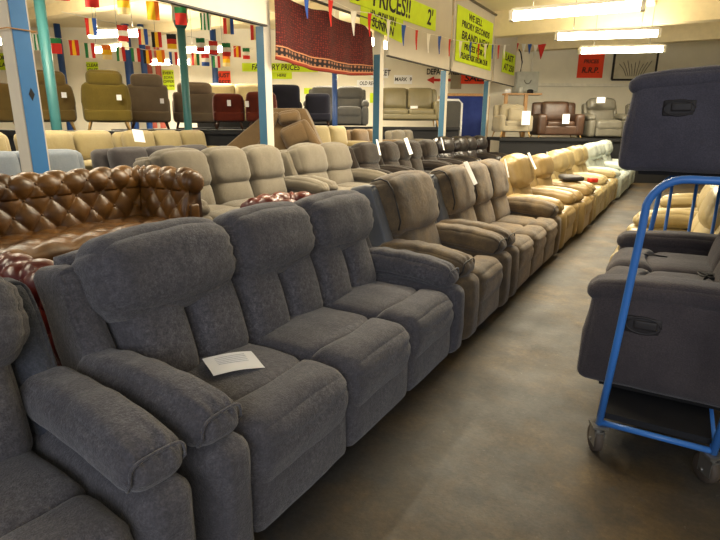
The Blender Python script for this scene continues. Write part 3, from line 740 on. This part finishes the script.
recl('recliner_sofa', 'slate navy sofa stacked on top of the trolley sofa, end panel showing', 'sofa', 2, .62, .20, M['sofa_navy'], (.20, 4.33, 1.22), -R90, None, 1, seed=85, q=16, armstyle='panel')
recl('recliner_sofa', 'cream leather recliner sofa behind the dark trolley sofa', 'sofa', 2, .66, .22, M['cream'], (.12, 5.6, 0), -R90, None, 1, seed=87, q=12, ht=1.05)
recl('recliner_sofa', 'cream leather recliner sofa farther back on the right side', 'sofa', 2, .66, .22, M['cream'], (.30, 7.4, 0), -R90, None, 1, seed=89, q=8, ht=1.05)
# lead of the recliner motor lying on the seat
pts = [(.20+.05*math.sin(i*.9)+i*.004, 3.28+.07*math.cos(i*1.3), (.742)+.008*math.sin(i*2.1)+.004*(i % 3)) for i in range(34)]
tag(MB().tube(pts, .006, 6).build('power_lead', M['ink'], None, True), 'tangled black power lead on the trolley sofa seat', 'cable')

# ------------------------------------------------------------------ papers and tags
def sheet_on(name, lb, cat, loc, rot, w_, h_, group=None, lines=0, bend=.01):
    t = thing(name, lb, cat, loc, 0, group); t.rotation_euler = rot
    vs = []; nx = 8
    for j in range(nx+1):
        for i in range(nx+1):
            x = (i/nx-.5)*w_; y = (j/nx-.5)*h_
            vs.append((x, y, bend*(math.sin(i/nx*PI)+.6*math.sin(j/nx*5+i*.5)*.5)))
    n_ = len(vs); vs += [(a_, b_, c_-.0012) for a_, b_, c_ in vs]; W_ = nx+1
    fs = []
    for j in range(nx):
        for i in range(nx):
            q_ = (j*W_+i, j*W_+i+1, (j+1)*W_+i+1, (j+1)*W_+i); fs.append(q_); fs.append(tuple(k_+n_ for k_ in q_[::-1]))
    link('sheet', mk('sheet', vs, fs), M['paper'], t)
    for k_ in range(lines):
        y = (.32-.09*k_)*h_
        pts = [((i/10-.5)*w_*.6, y, .0025+bend*(math.sin((i/10*.6+.2)*PI)+.3*math.sin((y/h_+.5)*5+(i/10*.6+.2)*4))) for i in range(11)]
        MB().tube(pts, .0013, 4).build('text_line', M['ink_line'], t)
    return t
M['paper'].node_tree.nodes['Principled BSDF'].inputs['Roughness'].default_value = .8
sheet_on('paper_sheet', 'white printed paper sheet lying on the charcoal sofa seat', 'paper', (-1.52, 1.52, .522), (R(3), R(4), R(62)), .22, .17, lines=5, bend=.006)
def tagp(lb, p, w_, h_, rz, tilt=80, roll_=0, name='paper_tag', group='paper tags on the furniture'):
    return sheet_on(name, lb, 'tag', p, (R(tilt), R(roll_), rz), w_, h_, group, bend=.002)

# ------------------------------------------------------------------ signs
def text_mesh(s, size, name='lettering', bold=.0, shear=0.0, sx=1.0):
    cu = bpy.data.curves.new('t', 'FONT'); cu.body = s; cu.size = size; cu.align_x = 'CENTER'; cu.align_y = 'CENTER'
    cu.extrude = .002; cu.offset = bold; cu.shear = shear; cu.resolution_u = 3
    ob = bpy.data.objects.new('t', cu); C.objects.link(ob); dg = bpy.context.evaluated_depsgraph_get(); dg.update()
    me = bpy.data.meshes.new_from_object(ob.evaluated_get(dg)); bpy.data.objects.remove(ob); bpy.data.curves.remove(cu)
    for v in me.vertices: v.co.x *= sx
    me.materials.clear(); return me
def sign(name, lb, loc, rz, w_, h_, mat, lines, ink=None, roll_=0, group=None, cat='sign', board='poster'):
    """lines: (text, size, x, z, width factor)"""
    t = thing(name, lb, cat, loc, 0, group); t.rotation_euler = (0, R(roll_), rz)
    if mat: MB().box(-w_/2, w_/2, -.006, .006, -h_/2, h_/2).build(board, mat, t)
    for ln in lines:
        s, size, x, z = ln[:4]; wf = ln[4] if len(ln) > 4 else 1
        link('lettering', text_mesh(s, size, bold=size*.018, shear=.15 if mat else 0, sx=wf), ink or M['ink'], t, (x, -.010, z), (R(90), 0, 0))
    return t
PX = CX+.17
def onpanel(u, v): return AX(u, v, PX)
p = onpanel(396, 10)
sign('price_banner', 'long lime banner reading PRICES on the overhead board', (PX, 9.75, 3.68), R90, 3.5, .42, M['sign_green'], [('S', .5, -1.55, 0), ('PRICES!!', .46, -.28, 0, .92), ("2'", .42, 1.42, 0)], roll_=-1)
sign('price_banner', 'smaller lime banner tucked below the PRICES banner', (PX-.0135, 9.15, 3.38), R90, 1.6, .52, M['sign_green'], [('SCANDIN', .22, 0, .04), ('SUNN N', .22, 0, -.15)], roll_=4)
a, b_, c_, d_ = onpanel(457, 10), onpanel(455, 58), onpanel(490, 70), onpanel(494, 22)
pc = (a+b_+c_+d_)/4
sign('price_poster', 'tall lime poster reading WE SELL and BRAND NEW on overhead board', (PX+.0, pc.y, pc.z), R90, 2.75, 1.22, M['sign_green'],
     [('WE SELL', .21, -.1, .46, 1.3), ('PRIORY SECONDS', .21, 0, .25, 1.25), ('BRAND NEW', .26, 0, .0, 1.35), ('PRICES FOR A', .20, 0, -.24, 1.35), ('PLEASE ASK FROM OUR', .19, 0, -.46, 1.05)], roll_=0)
a, c_ = onpanel(503, 52), onpanel(514, 74); pc = (a+c_)/2
sign('price_poster', 'small lime poster on the farthest overhead board', (PX, pc.y, pc.z), R90, 1.35, .60, M['sign_green'], [('LAST', .26, 0, .14, 1.5), ('AT 250', .26, 0, -.14, 1.4)])
WF = WD-.02
def wsign(name, lb, u0, v0, u1, v1, mat, lines, d=WF, **kw):
    a_, b2 = AF(u0, v0, d), AF(u1, v1, d); c2 = (a_+b2)/2; w_ = (b2-a_).dot(hr); h_ = a_.z-b2.z
    ln = [(s, sz*h_, x*w_, z*h_, wf) for s, sz, x, z, wf in lines]
    return sign(name, lb, c2, YAW, w_, h_, mat, ln, **kw)
wsign('price_poster', 'lime poster cut by the left picture edge', -6, 53, 10, 70, M['sign_green'], [('COME', .36, 0, .22, 1), ('PLAY', .36, 0, -.2, 1)])
wsign('price_poster', 'small lime poster above the whole olive armchair', 86, 62, 99, 74, M['sign_green'], [('CLEAR', .36, 0, .22, 1), ('OUT', .42, 0, -.2, 1)])
wsign('price_poster', 'lime poster behind the grey brown armchairs', 162, 70, 175, 90, M['sign_green'], [('EVERY', .2, 0, .34, 1), ('SOFA', .2, 0, .12, 1), ('OFFER', .2, 0, -.08, 1), ('ASK HERE', .13, 0, -.3, 1)])
wsign('price_poster', 'orange poster above the cream sofa with pale cushions', 217, 71, 231, 87, M['sign_red'], [('JUST', .36, 0, .22, 1), ('BEST', .36, 0, -.22, 1)])
wsign('price_banner', 'long lime banner reading FACTORY PRICES on the far wall', 242, 63, 318, 72, M['sign_green'], [('FACTORY PRICES', .95, -.06, 0, .82)])
wsign('price_banner', 'small lime banner under the FACTORY PRICES banner', 271, 72, 292, 79, M['sign_green'], [('HERE', .6, 0, 0, 1)])
wsign('price_ticket', 'yellow ticket above the black armchair with pale cushion', 304, 88, 314, 94, M['sign_green'], [])
wsign('price_ticket', 'yellow ticket with a pound sign left of the khaki sofa', 370, 93, 397, 103, M['sign_green'], [('$', .9, -.3, 0, 1)], cat='ticket')
wsign('wall_sign', 'white sign with large black letters beside the rug', 371, 68, 388, 78, M['paper'], [('MARKET', .8, 0, 0, .75)])
wsign('wall_sign', 'long white sign low beside the rug edge', 357, 80, 384, 87, M['paper'], [('OLD REG (A)', .75, 0, 0, .8)])
wsign('wall_sign', 'boxed white sign above the khaki sofa', 394, 75, 412, 84, M['paper'], [('MARK  9', .6, 0, 0, .9)])
wsign('wall_lettering', 'black DEPARTURES lettering painted on the far wall', 423, 67, 463, 77, None, [('DEPARTURES', .85, 0, 0, .72)])
# red arrow
a, b_ = AF(433, 80, WF), AF(447, 80, WF)
c_ = (a+b_)/2
tag(MB().add([(-.45, 0, 0), (-.2, 0, .12), (-.2, 0, .045), (.42, 0, .045), (.42, 0, -.045), (-.2, 0, -.045), (-.2, 0, -.12)] + [(-.45, .01, 0), (-.2, .01, .12), (-.2, .01, .045), (.42, .01, .045), (.42, .01, -.045), (-.2, .01, -.045), (-.2, .01, -.12)],
   [(0, 6, 5, 4, 3, 2, 1)] + [(i, (i+1) % 7, (i+1) % 7+7, i+7) for i in range(7)] + [(7, 8, 9, 10, 11, 12, 13)]).build('wall_arrow', M['red_paint'], None, loc=c_, rot=(0, 0, YAW)), 'red arrow pointing left under the DEPARTURES lettering', 'sign')
wsign('price_poster', 'orange poster seen low between the last two posts', 461, 74, 490, 84, M['sign_red'], [('SALE', .9, 0, .05, 1.3)])
wsign('price_poster', 'orange poster on the far wall behind the right ceiling tube', 580, 45, 602, 78, M['sign_red'], [('REDUCED', .16, 0, .3, 1), ('PRICES', .16, 0, .0, 1), ('R.R.P.', .24, 0, -.27, 1)])
wsign('blank_board', 'cream board between the posts near the orange poster', 451, 73, 461, 89, M['ivory_fabric'], [], cat='board', board='panel')
# framed picture
a_, b2 = AF(616, 44, WF), AF(654, 80, WF); c2 = (a_+b2)/2; w_ = (b2-a_).dot(hr)/2; h_ = (a_.z-b2.z)/2
t = thing('framed_picture', 'pale framed picture of dark grasses on the far wall', 'picture', c2, YAW)
MB().box(-w_, w_, -.02, .01, -h_, h_).build('print', M['art'], t)
m = MB()
for q_ in ((-w_-.03, -w_+.03, -h_, h_), (w_-.03, w_+.03, -h_, h_), (-w_, w_, -h_-.03, -h_+.03), (-w_, w_, h_-.03, h_+.03)): m.box(q_[0], q_[1], -.04, .01, q_[2], q_[3])
m.build('frame', M['piping'], t)
for i in range(9):
    x = (-.35+.09*i)*w_; MB().tube([(x, -.025, -h_*.8), (x+(i-4)*.03, -.025, -h_*.4), (x+(i-4)*.07, -.025, -h_*.1+.05*(i % 3))], .012, 5).build('grass_stroke', M['rod'], t)

# electric box on far wall and shelf clutter
a_, b2 = AF(516, 72, 18.6), AF(536, 92, 18.6); c2 = (a_+b2)/2; w_ = (b2-a_).dot(hr)/2; h_ = (a_.z-b2.z)/2
t = thing('fuse_box', 'grey metal fuse box on the far wall above the ivory armchair', 'box', c2, YAW)
MB().box(-w_, w_, -.15, .35, -h_, h_).build('cabinet', M['grey_box'], t)
MB().box(-w_+.03, w_-.03, -.17, -.15, -h_+.03, h_-.03).build('door', M['grey_box'], t)
MB().tube([(w_*.3*math.cos(R(x_)), -.18, .05+.12*math.sin(R(x_))) for x_ in range(180, 361, 20)], .012, 6).build('door_handle', M['rod'], t, True)
MB().tube([(-w_*.6, 0, h_), (-w_*.5, 0, h_+.3), (-w_*.7, 0, h_+.6), (-w_*.9, 0, h_+.7)], .02, 6).build('cable', M['ink'], t, True)
a_, b2 = AF(504, 92, 17.6), AF(540, 95, 17.6); c2 = (a_+b2)/2; w_ = (b2-a_).dot(hr)/2
t = thing('wooden_shelf', 'pine shelf with uprights under the grey fuse box', 'shelf', (c2.x, c2.y, 0), YAW)
MB().box(-w_, w_, -.2, .2, c2.z-.05, c2.z).build('shelf_board', M['pine'], t)
for s in (-1, .2): MB().box(s*w_-.06 if s > 0 else -w_, s*w_+.04 if s > 0 else -w_+.1, -.15, -.05, 0, c2.z-.05).build('upright', M['pine'], t)
for i, (x, cc, hh, nm, lb) in enumerate([(-.45, 'paper', .14, 'storage_jar', 'white jar on the pine shelf'), (-.05, 'grey_box', .22, 'tin', 'grey tin in the middle of the pine shelf'), (.25, 'ink', .12, 'black_pot', 'squat black pot on the pine shelf')]):
    q_ = c2+hr*x; tag(MB().tube([(0,0,0),(0,0,hh*.8),(0,0,hh)], [.10,.10,.06], 12).build(nm, M[cc], None, True, loc=(q_.x, q_.y, c2.z)), lb, 'container', 'clutter on the pine shelf')
# blue cloth screen with pale headboard in front
a_, b2 = AF(440, 96, 17.4), AF(486, 133, 17.4); c2 = (a_+b2)/2; w_ = (b2-a_).dot(hr)/2; h_ = (a_.z-b2.z)/2
t = thing('blue_screen', 'blue cloth screen with wooden top rail between far posts', 'screen', (c2.x, c2.y, 0), YAW)
MB().box(-w_, w_, -.02, .02, .1, c2.z+h_).build('cloth_panel', M['blue_cover'], t)
MB().box(-w_, w_, -.04, .04, c2.z+h_, c2.z+h_+.08).build('top_rail', M['pine'], t)
for s in (-1, 1): MB().box(s*w_-.04, s*w_+.04, -.04, .04, 0, c2.z+h_).build('stand', M['pine'], t)
a_, b2 = AF(436, 100, 16.6), AF(460, 133, 16.6); c2 = (a_+b2)/2; w_ = (b2-a_).dot(hr)/2
t = thing('upended_mattress', 'grey green padded panel with white edging before blue screen', 'mattress', (c2.x, c2.y, 0), YAW)
cush('padding', t, M['slate_fabric'], (2*w_-.06, .16, a_.z), (0, 0, a_.z/2), r=.05, n=8)
MB().tube([(-w_, -.05, .02), (-w_, -.05, a_.z-.05), (-w_+.1, -.05, a_.z), (w_-.1, -.05, a_.z), (w_, -.05, a_.z-.1), (w_, -.05, .02)], .035, 8).build('edge_binding', M['paper'], t, True)

# ------------------------------------------------------------------ red rug
y0, y1 = 5.98, 8.62
nx, nz_ = 40, 24; vs = []; uvs = []
for i in range(nx+1):
    f = i/nx; y = y0+(y1-y0)*f
    top = 3.17-.07*f + .02*math.sin(f*17); bot = 2.36-.10*math.sin(PI*f*.8) + .07*f
    for j in range(nz_+1):
        g_ = j/nz_; z = bot+(top-bot)*g_
        vs.append((CX+.24+.035*math.sin(f*14+g_*2)*(1-g_*.5)+.02*math.sin(f*31), y, z)); uvs.append((f, g_))
n_ = len(vs); vs2 = vs+[(x-.012, y, z) for x, y, z in vs]; fs = []; W_ = nz_+1
for i in range(nx):
    for j in range(nz_):
        q_ = (i*W_+j, (i+1)*W_+j, (i+1)*W_+j+1, i*W_+j+1); fs.append(q_); fs.append(tuple(k_+n_ for k_ in q_[::-1]))
for i in range(nx): fs.append((i*W_, i*W_+n_, (i+1)*W_+n_, (i+1)*W_)); fs.append((i*W_+nz_, (i+1)*W_+nz_, (i+1)*W_+nz_+n_, i*W_+nz_+n_))
me = mk('hanging_rug', vs2, fs); uvl = me.uv_layers.new(name='UVMap')
for lp in me.loops: uvl.data[lp.index].uv = uvs[lp.vertex_index % n_]
tag(link('hanging_rug', me, M['rug']), 'dark red patterned rug hung high between two posts', 'rug')

# ------------------------------------------------------------------ bunting
def pt(u, v, x): return AX(u, v, x)
def cloth_flag(mats, w_, h_, layout, tri=False):
    """stripes as material slots; thin cloth with a soft wave"""
    vs = []; fs = []; mi = []
    nx_, ny_ = 6, 6
    for side_ in (0, .003):
        for j in range(ny_+1):
            for i in range(nx_+1):
                x = (i/nx_-.5)*w_; 
                if tri: x *= (1-j/ny_*.94)
                vs.append((x, side_+.012*math.sin(i*1.1+j*.5), -h_*j/ny_))
    W2 = nx_+1; n2 = W2*(ny_+1)
    for j in range(ny_):
        for i in range(nx_):
            q_ = (j*W2+i, (j+1)*W2+i, (j+1)*W2+i+1, j*W2+i+1)
            k_ = (i*len(mats)//nx_) if layout == 'v' else (j*len(mats)//ny_)
            fs.append(q_); mi.append(k_); fs.append(tuple(a_+n2 for a_ in q_[::-1])); mi.append(k_)
    return mk('flag', vs, fs, True, mi)
def bunting(lb, group, items, rzf):
    """items: (point, mats, layout, w, h, tri)"""
    t = thing('bunting', lb, 'bunting', (0,0,0), 0, group)
    pts = [it[0] for it in items]
    ext0 = pts[0]+(pts[0]-pts[1])*.8; ext1 = pts[-1]+(pts[-1]-pts[-2])*.8
    MB().tube([ext0]+pts+[ext1], .006, 5).build('string', M['string'], t, True)
    for i, (p_, mats, lay, w_, h_, tri) in enumerate(items):
        me = cloth_flag(mats, w_, h_, lay, tri)
        name = 'pennant' if tri else 'flag'
        link(name, me, [FL[k_] for k_ in mats], t, p_, (0, 0, rzf + R(8*math.sin(i*2.3))))
Fx = {'it': (['green','white','red'], 'v'), 'fr': (['blue','white','red'], 'v'), 'ro': (['red','cream','green'], 'v'), 'be': (['black','yellow','red'], 'v'), 'de': (['black','red','yellow'], 'h'),
      'es': (['red','yellow','red'], 'v'), 'pt': (['green','red','red'], 'h'), 'gr': (['green','white','green','white','green','white'], 'v'), 'nl': (['red','white','blue'], 'h'), 'hu': (['green','white','red'], 'h'),
      'cr': (['orange','yellow','cream'], 'h'), 'ys': (['yellow','yellow','orange'], 'v'), 'at': (['red','white','red'], 'h'), 'tq': (['red','cream','blue'], 'v')}
def flags(lb, x, lst, w_, h_):
    bunting(lb, 'national flag buntings', [(pt(u, v, x), *Fx[k_], w_, h_, False) for u, v, k_ in lst], R(38))
flags('bunting of large national flags running under the cream board', -6.0, [(60, -22, 'at'), (90, -14, 'pt'), (122, -6, 'cr'), (152, 1, 'ys'), (180, 7, 'pt'), (205, 13, 'gr'), (228, 18, 'tq'), (255, 25, 'tq')], .15, .22)
flags('bunting of flags from teal column past the German and Belgian flags', -7.9, [(90, 18, 'tq'), (122, 25, 'at'), (142, 29, 'tq'), (156, 32, 'be'), (171, 34, 'de'), (200, 38, 'hu'), (213, 41, 'at'), (226, 43, 'hu')], .16, .24)
flags('bunting of small flags low across the left background', -9.0, [(35, 34, 'gr'), (55, 38, 'pt'), (73, 40, 'es'), (89, 43, 'it'), (106, 45, 'cr'), (120, 47, 'it'), (135, 48, 'it'), (147, 50, 'be'), (160, 50, 'ys'), (173, 52, 'fr'), (195, 53, 'ro'), (205, 54, 'nl'), (216, 56, 'it'), (226, 55, 'cr'), (237, 46, 'es'), (246, 48, 'hu')], .16, .24)
pen = [(307, -10, 'blue'), (331, 0, 'red'), (354, 11, 'white'), (370, 13, 'red'), (389, 20, 'white'), (404, 25, 'blue'), (417, 30, 'red'), (429, 34, 'white'), (440, 36, 'blue'), (450, 39, 'red'), (461, 41, 'white'), (471, 42, 'blue'), (479, 43.5, 'red'), (486, 44, 'white'), (493, 44.5, 'blue'), (499, 45, 'red'), (505, 45, 'white')]
bunting('bunting of small red, white and blue pennants across the boards', 'pennant buntings', [(pt(u, v, -4.75), [c2], 'v', .16, .36, True) for u, v, c2 in pen], R90)
pw = [(510, 43, 'blue'), (517, 43, 'red'), (524, 44, 'white'), (530, 44, 'blue'), (536, 45, 'white'), (542, 44, 'red')]
bunting('short bunting ending in a red pennant at the far wall', 'pennant buntings', [(AF(u, v, 18.2), [c2], 'v', .14 if i < 5 else .26, .3 if i < 5 else .45, True) for i, (u, v, c2) in enumerate(pw)], YAW)

# ------------------------------------------------------------------ tags on the furniture
for lb, u, v, d, w_, h_ in [('small white tag on the back of the whole olive armchair', 119, 97.5, 8.86, .075, .085),
                            ('small white tag on the back of the brown olive armchair', 64, 95, 8.97, .075, .085),
                            ('small white tag on the left grey brown armchair', 162, 101, 10.36, .07, .09),
                            ('small white tag on the left rust armchair', 229, 103, 10.54, .07, .11),
                            ('small white tag on the right rust armchair', 247, 104, 10.6, .07, .11),
                            ('white sheet hanging on the ivory armchair arm', 526, 118, 15.5, .24, .38),
                            ('white sheet hanging on the brown leather armchair arm', 566, 119, 15.5, .2, .26),
                            ('white label on top of the grey leather recliner', 601, 100, 15.75, .24, .16),
                            ('white paper on the khaki leather sofa back', 414, 109, 14.9, .2, .16)]:
    tagp(lb, AF(u, v, d), w_, h_, YAW + (R(18) if u < 250 else 0), 88)
for lb, p_, w_, h_, til, rl in [('long white paper strip over the near headrest of taupe sofa', (-1.715, 5.00, 1.075), .11, .24, 62, -4),
                            ('narrow white paper tag over the far headrest of taupe sofa', (-1.715, 6.26, 1.045), .07, .22, 72, 4),
                            ('white paper strip over the headrest of tan recliner', (-1.70, 7.42, 1.07), .11, .24, 62, -4),
                            ('white paper tag hanging on the cream recliner beyond', (-1.73, 8.6, 1.04), .08, .22, 75, 0),
                            ('white strip tag on the dark brown armchair headrest', (-4.16, 7.62, 1.18), .07, .26, 70, 10),
                            ('large white tag on the dark brown sofa headrest', (-4.16, 8.72, 1.17), .14, .30, 70, -8),
                            ('white tag on dark armchair beside black leather', (-4.16, 10.32, 1.17), .07, .26, 70, 8),
                            ('white paper tag on the beige sofa back', (-6.22, 4.75, 1.36), .17, .17, 70, 6)]:
    tagp(lb, p_, w_, h_, R90, til, rl)
# things lying on the cream sofa arm
tag(cush('folded_cloth', None, M['piping'], (.32, .5, .07), (-1.45, 9.05, .74), (0, 0, R(20)), r=.03, n=6, wob=.01), 'dark folded cloth lying on cream sofa arm', 'cloth')
tag(cush('red_pouch', None, M['red_paint'], (.12, .16, .07), (-1.12, 9.02, .72), (0, 0, R(30)), r=.02, n=6), 'small red pouch on the cream sofa arm', 'pouch')
